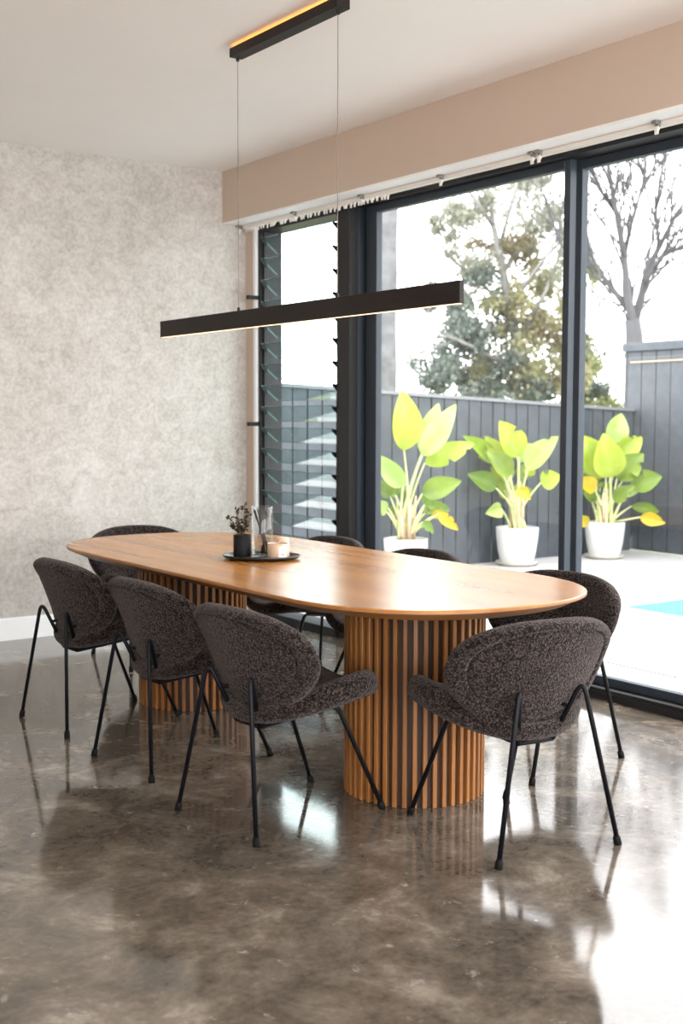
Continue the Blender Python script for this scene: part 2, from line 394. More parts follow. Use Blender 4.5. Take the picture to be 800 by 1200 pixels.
panel(d1, 0.50, 2.44, XS+0.002, XS+0.045, 0.05, 0.05)
panel(d1, -1.64, 0.54, XS+0.065, XS+0.108, 0.05, 0.05)
bx('pull_handle', M['bronze'], d1, -0.03, 0.0, -0.07, -0.05, 0.9, 1.2)

# ================================================================== TERRACE & GARDEN
bm = bmesh.new()
for a in ((4.43, 60, 8.52, 70, -0.4, -0.30), (9.8, 60, -30, 8.52, -0.4, -0.30), (4.6, 9.8, -30, -1.3, -0.4, -0.05), (6.67, 9.65, -1.3, -0.085, -0.4, -0.05)): box(bm, *a)
tag(link('ground', bm, None, M['lawn']), kind=S)
terr = empty('terrace', (4.52, 0, 0), kind=S)
PX0, PY1 = 6.66, 5.93
def slab(x0, x1, y0, y1, z0, z1, name, m):
    return bx(name, m, terr, x0-4.52, x1-4.52, y0, y1, z0, z1)
slab(4.43, PX0, -2.0, 8.52, -0.3, -0.03, 'paving_bed', M['grout'])
slab(PX0, 9.7, PY1, 8.52, -0.3, -0.031, 'paving_bed', M['grout'])
pv = {}
def paver(x0, x1, y0, y1):
    k = (round(x1-x0, 3), round(y1-y0, 3))
    if k not in pv:
        pv[k] = slab(4.52, 4.52+k[0], 0, k[1], -0.03, 0.0, 'paver', M['paver']); o = pv[k]
    else:
        o = pv[k].copy(); COL.objects.link(o)
    o.location = (x0-4.52, y0, rnd.uniform(-0.003, -0.001))
g = 0.006
xs = [4.52+0.535*i for i in range(5)]+[9.66-0.0]
ys = [PY1-0.9*k for k in range(8, 0, -1)]+[PY1, PY1+0.852, PY1+1.704, PY1+2.556]
for i in range(4):
    for j in range(len(ys)-1):
        paver(xs[i]+g, xs[i+1]-g, ys[j]+g, ys[j+1]-g)
for i in range(4):
    xa = 6.66+0.75*i
    for j in range(8, len(ys)-1):
        paver(xa+g, xa+0.75-g, ys[j]+g, ys[j+1]-g)
pool = empty('swimming_pool', (PX0, PY1, 0), label='pale aqua swimming pool sunk into the pale paved terrace', cat='pool')
bx('pool_floor', M['poolwhite'], pool, 0.02, 2.98, -6.0, -0.02, -1.0, -0.95)
bx('pool_wall', M['pooltile'], pool, 0.0005, 0.02, -6.0, -0.0005, -1.0, -0.004)
bx('pool_wall', M['pooltile'], pool, 0.02, 2.98, -0.02, -0.0005, -1.0, -0.004)
bx('pool_wall', M['pooltile'], pool, 2.98, 3.0, -6.0, -0.0005, -1.0, 0.0)
bx('pool_step', M['poolwhite'], pool, 0.45, 2.979, -0.5, -0.021, -0.95, -0.18)
bm = bmesh.new(); vs = [bm.verts.new(p) for p in ((0.021, -6, -0.13), (2.979, -6, -0.13), (2.979, -0.021, -0.13), (0.021, -0.021, -0.13))]; bm.faces.new(vs)
link('water', bm, pool, M['water'])

# fence along the terrace: boards with shadow gaps, cap and rails
FY = 8.5
def ftop(x): return 1.590-(x-6.358)*0.0428
fen = empty('board_fence', (4.9, FY, 0), label='long charcoal vertical board fence behind the three potted plants', cat='fence')
FX0, FX1 = 4.75, 9.64
n = 33; pitch = (FX1-FX0)/n
for i in range(n):
    x0 = FX0+i*pitch+0.007; x1 = FX0+(i+1)*pitch-0.007
    d = rnd.uniform(0, 0.006)
    bm = bmesh.new()
    v = [bm.verts.new(p) for p in ((x0, FY-d, -0.028), (x1, FY-d, -0.028), (x1, FY+0.018, -0.028), (x0, FY+0.018, -0.028),
         (x0, FY-d, ftop(x0)-0.03), (x1, FY-d, ftop(x1)-0.03), (x1, FY+0.018, ftop(x1)-0.03), (x0, FY+0.018, ftop(x0)-0.03))]
    for q in ((0, 1, 5, 4), (1, 2, 6, 5), (2, 3, 7, 6), (3, 0, 4, 7), (4, 5, 6, 7), (3, 2, 1, 0)): bm.faces.new([v[k] for k in q])
    bmesh.ops.translate(bm, verts=bm.verts, vec=(-4.9, -FY, 0))
    link('fence_board', bm, fen, M['fence'])
def slant(name, m, y0, y1, za, zb):
    bm = bmesh.new(); L = []
    for x in (FX0, FX1):
        for y, dz in ((y0, za), (y1, za), (y1, zb), (y0, zb)): L.append(bm.verts.new((x-4.9, y-FY, ftop(x)+dz)))
    for q in ((3, 2, 1, 0), (4, 5, 6, 7), (0, 1, 5, 4), (1, 2, 6, 5), (2, 3, 7, 6), (3, 0, 4, 7)): bm.faces.new([L[k] for k in q])
    return link(name, bm, fen, m)
slant('fence_cap', M['cap'], FY-0.02, FY+0.06, -0.029, 0.0)
slant('fence_rail', M['fencegap'], FY+0.0185, FY+0.05, -1.3, -0.031)
bx('fence_post', M['fencegap'], fen, -0.15, -0.05, 0.051, 0.14, 0, 1.5)

# tall screen at the end of the terrace
TX = 9.65
scr = empty('tall_screen', (TX, 7, 0), label='tall charcoal boarded screen wall at the end of the terrace, right of the plants', cat='screen')
ny = 30; y0 = 3.0; y1 = 8.6; p = (y1-y0)/ny; first = None
for i in range(ny):
    if first is None:
        first = bx('screen_board', M['fence'], scr, 0, 0.02, 0.005, p-0.005, 0.01, 2.03); o = first
    else:
        o = first.copy(); COL.objects.link(o)
    o.location = (rnd.uniform(0, 0.003), y0-7+i*p, 0)
bx('backing', M['fencegap'], scr, 0.0235, 0.12, y0-7, y1-7+0.03, 0.0, 2.03)
bx('cap_board', M['fence'], scr, -0.03, 0.16, y0-7, y1-7+0.05, 2.031, 2.12, bev=0.004)
tag(link('hose_line', tube(bmesh.new(), [(TX-0.008, 8.55, 1.92), (TX-0.009, 6.5, 1.93), (TX-0.008, 3.5, 1.92)], 0.007, 6), None, simple('tan_cord', (0.55, 0.40, 0.25), 0.6)),
    'thin tan line strung along the top of the tall dark screen wall', 'cord')

# ------------------------------------------------------------------ potted plants
LR = Vector((math.cos(HEAD), -math.sin(HEAD), 0)); LF = Vector((math.sin(HEAD), math.cos(HEAD), 0))
def leaf_bm(base, tip, wid, face, bend=0.12, fold=0.25, notch=0.0, seed=0):
    """paddle blade from base to tip: rounded base, widest at 40 %, midrib fold, arching"""
    rr = random.Random(seed); bm = bmesh.new()
    base = Vector(base); tip = Vector(tip); ax = tip-base; L = ax.length; ax.normalize()
    side = ax.cross(face).normalized(); nor = side.cross(ax).normalized()
    n = 16; rows = []
    tears = [rr.uniform(0.3, 0.9) for _ in range(2)]
    for i in range(n+1):
        t = i/n
        hw = wid*0.5*((math.sin(math.pi*t**0.80)**0.80*(1-0.18*t)*1.10) if 0 < t < 1 else 0.0)+0.002
        droop = bend*L*(4*t*(1-t))
        c = base+ax*(L*t)+nor*droop
        row = []
        for s in (-1, -0.5, 0, 0.5, 1):
            k = abs(s)
            rip = 0.03*hw*math.sin(t*9+s*3+seed) if k > 0.6 else 0
            h = hw
            if s == (1 if seed % 2 else -1) and notch and min(abs(t-q) for q in tears) < 0.03: h = hw*(1-notch)
            row.append(bm.verts.new(c+side*(s*h)-nor*(-fold*hw*k**1.4+rip)))
        rows.append(row)
    for a, b in zip(rows, rows[1:]):
        for k in range(4): bm.faces.new((a[k], a[k+1], b[k+1], b[k]))
    return bm
def plant(px, D, x, y, potr, poth, soilpx, leaves, label, plabel, saucer=True, seed=1):
    rr = random.Random(seed); s = D/FPX/2.105
    root = empty('potted_plant', (x, y, 0), label=label, cat='plant', group='potted plants along the board fence')
    z0 = 0.022 if saucer else 0.0
    prof = [(0, z0), (potr*0.72, z0), (potr*0.78, z0+0.012), (potr*0.90, z0+poth*0.35), (potr*0.985, z0+poth*0.75), (potr, z0+poth), (potr*0.94, z0+poth+0.003), (potr*0.91, z0+poth-0.02), (potr*0.90, z0+poth-0.05), (0, z0+poth-0.05)]
    link('pot', lathe(bmesh.new(), prof, 40), root, M['potw'], True)
    zs = z0+poth-0.035
    link('soil', lathe(bmesh.new(), [(0, zs+0.006), (potr*0.6, zs+0.003), (potr*0.885, zs-0.004)], 24), root, M['soil'], True)
    cx, cy = soilpx
    leaves = list(leaves)
    for k in range(7):                                              # younger leaves filling the heart of the clump
        u = rr.uniform(-1, 1); hgt = rr.uniform(60, 135); dx = u*rr.uniform(25, 60)
        leaves.append(((cx+dx, cy-hgt), (cx+dx*1.7+rr.uniform(-8, 8), cy-hgt-rr.uniform(15, 50)), rr.uniform(22, 34), rr.choice(['leafd', 'leaf', 'leafp', 'leafd']), rr.uniform(-0.12, 0.3)))
    for i, (bp, tp, wd, mk, dep) in enumerate(leaves):
        def P(q, d):
            lat = (q[0]-cx)*s
            lim = (FY-0.09-y-LR.y*lat)/LF.y
            return LR*lat+LF*min(d, lim)+Vector((0, 0, zs+0.02+(cy-q[1])*s))
        b = P(bp, dep*0.6); t = P(tp, dep)
        r0 = Vector((rr.uniform(-0.35, 0.35)*potr, rr.uniform(-0.35, 0.35)*potr, zs-0.006))
        mid = r0.lerp(b, 0.5)+Vector((-(b.x-r0.x)*0.16, -(b.y-r0.y)*0.16, (b.z-r0.z)*0.06))
        pts = []
        for k in range(9):
            u = k/8; pts.append(r0*(1-u)**2+mid*2*u*(1-u)+b*u*u)
        st = link('stalk', tube(bmesh.new(), pts, [0.017-0.011*k/8 for k in range(9)], 7), root, M['stalk'], True)
        face = (-LF*1.0+LR*rr.uniform(-0.35, 0.35)+Vector((0, 0, rr.uniform(0.1, 0.55)))).normalized()
        ax = (t-b).normalized()
        face = (face-ax*face.dot(ax)).normalized()
        lf = link('leaf', leaf_bm(b, t, wd*s*1.16, face, bend=rr.uniform(0.04, 0.10), fold=rr.uniform(0.35, 0.75), notch=0.55 if rr.random() < 0.4 else 0, seed=seed*31+i), root, M[mk], True)
        rib = link('midrib', tube(bmesh.new(), [b+(b-t)*0.02-face*0.004, b.lerp(t, 0.5)+face*0.06*(t-b).length*0.5, b.lerp(t, 0.9)], [0.006, 0.004, 0.002], 5), lf, M['stalk'], True)
    for k in range(7):                                              # brown-pink sheaths at the base
        a = 2*math.pi*k/7; r = potr*rr.uniform(0.1, 0.38)
        h = rr.uniform(0.22, 0.42)
        link('sheath', tube(bmesh.new(), [(r*math.cos(a), r*math.sin(a), zs-0.006), (r*1.05*math.cos(a), r*1.05*math.sin(a), zs+h*0.6), (r*1.3*math.cos(a), r*1.3*math.sin(a), zs+h)], [0.020, 0.016, 0.006], 7), root, M['stalkb'], True)
    if saucer:
        sa = link('plant_saucer', lathe(bmesh.new(), [(0, 0.002), (potr*0.86, 0.002), (potr*1.0, 0.03), (potr*0.975, 0.034), (potr*0.84, 0.021), (0, 0.021)], 40), None, M['saucer'], True)
        sa.location = (x, y, 0); tag(sa, plabel, 'saucer', 'cream saucers under the white pots')
    return root
P1 = [((120, 218), (113, 68), 66, 'leaf', 0.02), ((163, 230), (245, 103), 50, 'leafp', -0.08), ((165, 225), (207, 100), 44, 'leafp', 0.12), ((116, 305), (46, 224), 42, 'leafp', -0.15),
      ((172, 250), (296, 200), 46, 'leaf', 0.10), ((164, 322), (258, 290), 46, 'leafd', -0.15), ((100, 330), (48, 320), 18, 'leafd', 0.15), ((76, 366), (38, 342), 30, 'leafp', -0.2),
      ((176, 352), (240, 370), 24, 'leafd', 0.2), ((205, 372), (252, 412), 24, 'leafy', -0.12), ((190, 380), (222, 372), 18, 'leafy', 0.0), ((82, 362), (112, 382), 22, 'leafd', 0.2), ((164, 392), (190, 418), 20, 'leafd', -0.2)]
P2 = [((384, 240), (336, 150), 56, 'leaf', 0.0), ((404, 272), (478, 188), 48, 'leafp', -0.1), ((350, 285), (302, 188), 50, 'leaf', 0.15), ((362, 285), (300, 225), 44, 'leafd', -0.15),
      ((328, 316), (256, 280), 40, 'leafd', -0.1), ((437, 302), (484, 284), 42, 'leaf', -0.15), ((340, 366), (298, 376), 32, 'leafp', -0.2), ((376, 320), (408, 342), 28, 'leafy', -0.2),
      ((322, 250), (244, 188), 38, 'leaf', 0.2), ((392, 255), (424, 208), 44, 'leafp', 0.2), ((360, 250), (322, 205), 40, 'leafd', 0.25), ((330, 240), (285, 240), 30, 'leafp', 0.05)]
P3 = [((606, 288), (536, 182), 66, 'leaf', 0.0), ((612, 288), (590, 178), 66, 'leaf', -0.15), ((620, 205), (650, 130), 50, 'leafp', 0.15), ((638, 240), (700, 188), 44, 'leaf', 0.1),
      ((630, 292), (692, 228), 54, 'leafd', -0.1), ((662, 308), (735, 284), 48, 'leafd', -0.15), ((620, 345), (666, 306), 32, 'leafd', -0.2), ((575, 318), (528, 288), 34, 'leafy', -0.15),
      ((676, 362), (750, 376), 24, 'leafd', 0.15), ((688, 385), (746, 398), 28, 'leafy', -0.15), ((562, 402), (526, 384), 24, 'leafy', -0.1), ((590, 310), (556, 262), 40, 'leafd', 0.2), ((640, 330), (690, 320), 26, 'leafp', 0.0), ((585, 350), (555, 325), 26, 'leafd', 0.1)]
def at_floor(px, py):
    d = rt2*((px-400)/FPX)+up2*((600-py)/FPX)+fw
    return Vector((0, 0, CAMZ))+d*(-CAMZ/d.z)
# ground positions of the three pots (in the row against the fence)
def dist(x, y): return x*fw.x+y*fw.y
plant(480, dist(6.36, 8.08), 6.36, 8.08, 0.188, 0.33, (125, 440), P1, 'tallest potted plant, leftmost, in white pot left of the centre door', '', False, 3)
plant(602, dist(7.76, 8.20), 7.76, 8.20, 0.196, 0.325, (384, 418), P2, 'middle potted plant in white pot, just left of the black door mullion', 'cream saucer under the middle white pot', True, 5)
plant(708, dist(8.86, 8.14), 8.86, 8.14, 0.192, 0.325, (606, 403), P3, 'rightmost potted plant in white pot, by the tall dark screen wall', 'cream saucer under the rightmost white pot', True, 9)

# ------------------------------------------------------------------ trees beyond the fence
def at_depth(px, py, D):
    return Vector((0, 0, CAMZ))+(rt2*((px-400)/FPX)+up2*((600-py)/FPX)+fw)*D
def limb(bm, pts, r0, r1, seg=6):
    n = len(pts); tube(bm, pts, [r0+(r1-r0)*i/(n-1) for i in range(n)], seg, True)
def twigs(bm, p, d, L, r, depth, rr, up_=0.25):
    q = p; pts = [p]; dd = d.copy()
    for k in range(4):
        dd = (dd+Vector((rr.uniform(-1, 1), rr.uniform(-1, 1), rr.uniform(-1, 1)))*0.22+Vector((0, 0, up_*0.2))).normalized()
        q = q+dd*(L/4); pts.append(q)
    limb(bm, pts, r, r*0.45, 5 if depth > 1 else 4)
    if depth <= 0: return [q]
    ends = []
    for k in range(rr.choice((2, 3, 3))):
        b = pts[rr.choice((2, 3, 4, 4))]
        nd_ = (dd+Vector((rr.uniform(-1, 1), rr.uniform(-1, 1), rr.uniform(-0.6, 1)))*0.75).normalized()
        ends += twigs(bm, b, nd_, L*rr.uniform(0.55, 0.8), r*0.55, depth-1, rr, up_)
    return ends
def foliage(name, clusters, n, size, m, root, seed, o0):
    rr = random.Random(seed); vs = []; fs = []
    tot = sum(c[2] for c in clusters)
    for c, rad, wgt in clusters:
        subs = [c+Vector((rr.gauss(0, 0.5)*rad[0], rr.gauss(0, 0.5)*rad[1], rr.gauss(0, 0.5)*rad[2])) for _ in range(max(3, int(wgt*6)))]
        for i in range(int(n*wgt/tot)):
            p = rr.choice(subs)+Vector((rr.gauss(0, 0.17)*rad[0], rr.gauss(0, 0.17)*rad[1], rr.gauss(0, 0.17)*rad[2]))-o0
            a = Vector((rr.uniform(-1, 1), rr.uniform(-1, 1), rr.uniform(-1.4, 0.3))).normalized()
            b = a.cross(Vector((rr.uniform(-1, 1), rr.uniform(-1, 1), rr.uniform(-1, 1)))).normalized()
            L = size*rr.uniform(0.6, 1.3); W = L*0.3; k = len(vs)
            vs += [p, p+a*L*0.5+b*W, p+a*L, p+a*L*0.5-b*W]; fs.append((k, k+1, k+2, k+3))
    me = bpy.data.meshes.new(name); me.from_pydata([tuple(v) for v in vs], [], fs)
    o = link(name, me, root, m); o['kind'] = 'stuff'
    return o
rr = random.Random(21)
# tall gum tree, pale trunk, thin crown
D = 24.0; base = at_depth(632, 575, D); base.z = -0.3
gum = empty('gum_tree', base, label='tall gum tree with thin yellow and blue green crown behind fence, left of mullion', cat='tree')
bm = bmesh.new(); O = base
def A(px, py, d=0.0): return at_depth(px, py, D+d)-O
trunk = [Vector((0, 0, 0)), A(628, 480), A(618, 440), A(606, 400), A(596, 360), A(588, 310), A(578, 265), A(574, 225)]
limb(bm, trunk, 0.17, 0.04, 8)
link('trunk', bm, gum, M['gum'], True)
bm = bmesh.new()
for a, b, c in (((606, 400), (640, 340), (668, 262)), ((596, 360), (560, 330), (530, 305)), ((590, 320), (622, 260), (640, 205)), ((618, 440), (560, 410), (520, 390)), ((596, 360), (640, 300), (690, 250)), ((578, 265), (550, 225), (535, 200)), ((585, 290), (600, 235), (612, 190))):
    d1, d2 = rr.uniform(-1, 1), rr.uniform(-2, 2)
    limb(bm, [A(*a), A(*b, d1), A(*c, d2)], 0.05, 0.018)
    dirv = (A(*c, d2)-A(*b, d1)).normalized()
    for k in range(3): twigs(bm, A(*c, d2).lerp(A(*b, d1), k*0.35), dirv, 1.0, 0.02, 2, rr)
link('branches', bm, gum, M['gum'], True)
def cl(px, py, rx, ry, wgt, d=0.0): return (at_depth(px, py, D+d), (rx*D/FPX, rx*D/FPX*1.3, ry*D/FPX), wgt)
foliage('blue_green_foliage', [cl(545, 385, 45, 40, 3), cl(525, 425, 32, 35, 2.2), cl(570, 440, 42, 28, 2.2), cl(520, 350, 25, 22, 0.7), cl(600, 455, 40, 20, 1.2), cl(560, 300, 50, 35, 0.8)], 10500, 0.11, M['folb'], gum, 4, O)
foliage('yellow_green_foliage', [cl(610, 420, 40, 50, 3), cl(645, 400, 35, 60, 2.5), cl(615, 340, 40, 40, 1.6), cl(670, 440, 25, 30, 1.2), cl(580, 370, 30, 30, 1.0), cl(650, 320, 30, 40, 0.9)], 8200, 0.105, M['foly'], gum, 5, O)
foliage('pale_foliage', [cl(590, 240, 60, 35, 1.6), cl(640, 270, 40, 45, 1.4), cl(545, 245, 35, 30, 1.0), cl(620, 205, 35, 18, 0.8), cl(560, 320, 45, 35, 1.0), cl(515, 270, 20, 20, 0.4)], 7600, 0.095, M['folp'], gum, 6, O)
foliage('rust_foliage', [cl(600, 290, 45, 30, 1), cl(630, 370, 40, 40, 1)], 2200, 0.10, M['folo'], gum, 8, O)
# bare tree at right
D = 20.0; O = at_depth(741, 600, D); O.z = -0.3
bare = empty('bare_tree', O, label='bare grey branching tree above the tall screen wall, right of mullion', cat='tree')
bm = bmesh.new()
limb(bm, [Vector((0, 0, 0)), A(742, 470), A(743, 395), A(741, 375)], 0.17, 0.13, 8)
link('trunk', bm, bare, M['bark'], True)
bm = bmesh.new()
limbs = [([(742, 402), (741, 376), (735, 345), (731, 300), (722, 250), (714, 205), (706, 150)], 0.10, 0.02), ([(738, 365), (722, 345), (702, 318), (690, 295), (680, 270)], 0.06, 0.02),
         ([(743, 378), (752, 345), (757, 318), (772, 290), (790, 255), (810, 225)], 0.09, 0.02), ([(755, 330), (775, 300), (800, 288), (830, 270)], 0.05, 0.015),
         ([(731, 300), (740, 260), (752, 220), (758, 170)], 0.05, 0.012), ([(722, 250), (705, 225), (690, 190), (684, 160)], 0.04, 0.012), ([(772, 290), (768, 250), (775, 200), (785, 160)], 0.04, 0.012)]
for L, ra, rb in limbs:
    dz = rr.uniform(-1.2, 1.2); pts = [A(x, y, dz*i/len(L)) for i, (x, y) in enumerate(L)]
    limb(bm, pts, ra, rb, 6)
    for i in range(1, len(pts)):
        for k in range(3):
            d = (pts[i]-pts[i-1]).normalized()+Vector((rr.uniform(-1, 1), rr.uniform(-1, 1), rr.uniform(-0.5, 0.8)))*0.9
            twigs(bm, pts[i].lerp(pts[i-1], rr.random()), d.normalized(), rr.uniform(0.7, 1.15), 0.024, 3, rr, 0.5)
link('branches', bm, bare, M['bark'], True)
D = 27.0; O = at_depth(690, 600, D); O.z = -0.3
bush = empty('shrub', O, label='hazy green shrub with twisting stems behind fence just right of mullion', cat='shrub')
bm = bmesh.new()
for px, py in ((665, 430), (690, 400), (715, 445), (728, 460), (675, 380), (700, 470)):
    limb(bm, [Vector((0, 0, 0)), A((px+690)/2, 520), A(px, py)], 0.06, 0.02)
    twigs(bm, A(px, py), Vector((rr.uniform(-.6, .6), 0, 0.6)).normalized(), 1.2, 0.03, 2, rr)
link('stems', bm, bush, M['bark'], True)
foliage('foliage', [cl(690, 420, 22, 35, 1.4), cl(680, 360, 18, 40, 1.0), cl(700, 465, 30, 14, 1.2)], 3500, 0.11, M['foly'], bush, 12, O)
foliage('blue_green_foliage', [cl(700, 455, 28, 18, 1), cl(685, 440, 18, 25, 1)], 2200, 0.11, M['folb'], bush, 13, O)
# rendered pillar of the neighbouring house
D = 17.0; P = at_depth(450, 460, D)
rp = bmesh.new(); box(rp, -0.30, 0.16, -0.3, 0.3, 0, 6.0)
bmesh.ops.subdivide_edges(rp, edges=rp.edges[:], cuts=14, use_grid_fill=True)
for v in rp.verts:
    q = noise.noise_vector(v.co*3.3)*0.025+noise.noise_vector(v.co*9)*0.012; v.co += q
o = link('rendered_pillar', rp, None, M['render']); o.location = (P.x, P.y, -0.3); o.rotation_euler = (0, 0, -HEAD)
tag(o, 'pale rough rendered pillar rising behind the board fence by the door post', 'pillar')

# ================================================================== TABLE
TCX, TCY, TZ = 2.737, 4.262, 0.75
tb = empty('dining_table', (TCX, TCY, 0), label='long rounded timber dining table on two fluted drum pedestals', cat='table')
def top_outline(hx, hy, n=128):
    """straight sided table with soft super-elliptic ends"""
    re = 0.62; out = []
    for k in range(n):
        a = 2*math.pi*k/n; c, s = math.cos(a), math.sin(a); e = 2/2.35
        x = hx*math.copysign(abs(c)**e, c); y = re*math.copysign(abs(s)**e, s)
        out.append((x, y, 1 if s >= 0 else -1))
    return [(x, y+(hy-re)*sg) for x, y, sg in out]
HX, HY = 0.567, 1.44
lay = [(0.0, TZ), (-0.0035, TZ), (-0.0, TZ-0.0035), (-0.0, TZ-0.012), (-0.004, TZ-0.015), (-0.055, TZ-0.040), (-0.060, TZ-0.042)]
bm = bmesh.new(); rings = []
for off, z in lay[1:]:
    rings.append([bm.verts.new((x, y, z)) for x, y in top_outline(HX+off, HY+off)])
for i, (a, b) in enumerate(zip(rings, rings[1:])):
    for k in range(128):
        f = bm.faces.new((a[k], a[(k+1) % 128], b[(k+1) % 128], b[k])); f.material_index = 1 if i >= 1 else 0
bm.faces.new(rings[0]); f = bm.faces.new(rings[-1][::-1]); f.material_index = 1
tt = link('tabletop', bm, tb, [M['top'], M['edge']])
NS = 45; PR = 0.257
for k, py in enumerate((3.424, 5.121)):
    ped = link('pedestal', lathe(bmesh.new(), [(0, 0.0), (PR-0.020, 0.0), (PR-0.020, TZ-0.0425), (0, TZ-0.0425)], 90), tb, M['core'])
    ped.location = (2.740-TCX, py-TCY, 0)
    for i in range(NS):
        if k == 0 and i == 0:
            bm = bmesh.new(); box(bm, PR-0.021, PR, -0.0080, 0.0080, 0.001, TZ-0.043)
            for v in bm.verts:
                if v.co.x < PR-0.01: v.co.y *= 0.9
            bmesh.ops.bevel(bm, geom=[e for e in bm.edges if all(v.co.x > PR-0.001 for v in e.verts) and abs(e.verts[0].co.z-e.verts[1].co.z) > 0.1], offset=0.002, segments=1, affect='EDGES')
            sl = link('slat', bm, ped, M['slat']); o = sl
        else:
            o = sl.copy(); COL.objects.link(o); o.parent = ped
        o.rotation_euler = (0, 0, 2*math.pi*i/NS)

# ================================================================== CHAIRS
def pillow(mapf, outline, prof, seg=56):
    """closed cushion: outline(angle)->(a,b) about its centre, mapf(a,b)->(point, normal), prof: (scale, offset along normal) rings"""
    bm = bmesh.new(); rings = []
    for s, t in prof:
        if s == 0:
            p, n = mapf(*outline(0, 0)); rings.append([bm.verts.new(p+n*t)]); continue
        ring = []
        for k in range(seg):
            a, b = outline(2*math.pi*k/seg, s); p, n = mapf(a, b); ring.append(bm.verts.new(p+n*t))
        rings.append(ring)
    for a, b in zip(rings, rings[1:]):
        for k in range(seg):
            k2 = (k+1) % seg
            if len(a) == 1: bm.faces.new((a[0], b[k], b[k2]))
            elif len(b) == 1: bm.faces.new((a[k], a[k2], b[0]))
            else: bm.faces.new((a[k], a[k2], b[k2], b[k]))
    return bm
def nmap(pf):
    def f(a, b):
        e = 1e-3; p = pf(a, b); u = pf(a+e, b)-pf(a-e, b); v = pf(a, b+e)-pf(a, b-e)
        return p, u.cross(v).normalized()
    return f
def spow(c, e): return math.copysign(abs(c)**e, c)
BH0 = 0.66
def back_out(th, s):
    c, sn = math.cos(th), math.sin(th)
    if sn >= 0: a, h = 0.302*spow(c, 2/2.6), (1-BH0)*spow(sn, 2/2.6)
    else: a, h = 0.304*spow(c, 2/1.92), BH0*spow(sn, 2/1.92)
    return a*s, BH0+h*s
def back_pos(a, h):
    f = 0.155-0.118*h+1.32*(1-0.48*max(0, h)**3)*a*a
    z = 0.370+0.360*h-0.10*a*a*max(0, h)
    return Vector((a, f-0.28, z))
back_prof = [(0, -0.026), (0.3, -0.026), (0.6, -0.026), (0.76, -0.025), (0.79, -0.0245), (0.808, -0.0225), (0.82, -0.0135), (0.832, -0.0235), (0.86, -0.0285), (0.94, -0.027), (0.985, -0.02), (1.01, -0.008), (1.012, 0.004), (0.995, 0.017), (0.95, 0.027), (0.86, 0.031), (0.6, 0.028), (0.3, 0.022), (0, 0.02)]
def seat_out(th, s):
    c, sn = math.cos(th), math.sin(th); e = 2/2.2
    a = 0.292*spow(c, e)
    f = (0.195*spow(sn, e) if sn >= 0 else 0.285*spow(sn, 2/2.0))
    return a*s, 0.375+f*s
def seat_pos(a, f):
    u = (f-0.09)/0.5
    z = 0.364+0.052*u+1.08*a*a*(0.85+0.25*u)-0.05*max(0, u-0.78)**2*8
    return Vector((a, f-0.28, z))
def seat_map(a, f):
    p, n = nmap(seat_pos)(a, f)
    return p, n*(0.70+0.36*min(1.0, (a/0.24)**2))
seat_prof = [(0, -0.033), (0.35, -0.036), (0.65, -0.041), (0.78, -0.043), (0.82, -0.041), (0.838, -0.032), (0.856, -0.041), (0.91, -0.040), (0.96, -0.032), (0.99, -0.019), (1.005, -0.004), (1.005, 0.010), (0.988, 0.025), (0.95, 0.036), (0.88, 0.042), (0.6, 0.038), (0.3, 0.032), (0, 0.03)]
def make_chair():
    root = empty('dining_chair')
    link('seat', pillow(seat_map, seat_out, seat_prof), root, M['boucle'], True)
    link('backrest', pillow(nmap(back_pos), back_out, [(s, -t) for s, t in back_prof]), root, M['boucle'], True)
    rad = 0.0082
    for s in (-1, 1):
        foot = Vector((0.231*s, -0.28, 0.0)); bend = Vector((0.123*s, -0.226, 0.533)); end = Vector((0.066*s, -0.148, 0.331))
        l = link('leg', tube(bmesh.new(), fillet([foot+Vector((0, 0, 0.004)), bend, end], 0.05, 6), rad), root, M['black'], True)
        d = (bend-foot).normalized()
        link('foot_cap', tube(bmesh.new(), [foot, foot+d*0.022, foot+d*0.03], [0.013, 0.0125, 0.009], 10), l, M['rubber'], True)
        foot = Vector((0.200*s, 0.28, 0.0)); top = Vector((0.150*s, 0.115, 0.378)); e2 = Vector((0.066*s, -0.148, 0.331))
        l = link('leg', tube(bmesh.new(), fillet([foot+Vector((0, 0, 0.004)), top, e2], 0.03, 5), rad), root, M['black'], True)
        d = (top-foot).normalized()
        link('foot_cap', tube(bmesh.new(), [foot, foot+d*0.022, foot+d*0.03], [0.013, 0.0125, 0.009], 10), l, M['rubber'], True)
        m0 = end.lerp(bend, 0.55)
        link('back_mount', tube(bmesh.new(), [m0, m0+Vector((-0.01*s, 0.045, 0.004))], [0.006, 0.008], 10), root, M['rubber'], True)
    link('crossbar', tube(bmesh.new(), [(-0.066, -0.148, 0.331), (0.066, -0.148, 0.331)], rad), root, M['black'], True)
    return root
chairs = [
    (2.70, 2.885, -7.0, 'charcoal boucle dining chair at the near end of the table, seen from behind'),
    (2.20, 3.465, -85.5, 'charcoal boucle chair nearest the camera on the left long side of table'),
    (2.236, 4.255, -86.8, 'middle charcoal boucle chair on the left long side of the table'),
    (2.232, 5.042, -86.8, 'farthest charcoal boucle chair on the left long side, before the back wall'),
    (3.345, 3.43, 100.0, 'dark boucle chair on window side nearest the camera, behind the near-end chair'),
    (3.40, 4.40, 94.0, 'middle window-side boucle chair, back top showing in front of the leftmost pot'),
    (3.40, 5.15, 94.0, 'farthest window-side boucle chair, grey back top below the louvre window'),
    (3.00, 6.13, 174.0, 'charcoal boucle chair at far end of table by the mottled back wall'),
]
proto = None
for x, y, a, lab in chairs:
    o = make_chair() if proto is None else copy_tree(proto)
    if proto is None: proto = o
    o.location = (x, y, 0); o.rotation_euler = (0, 0, R(a)); tag(o, lab, 'chair', 'boucle dining chairs around the table')

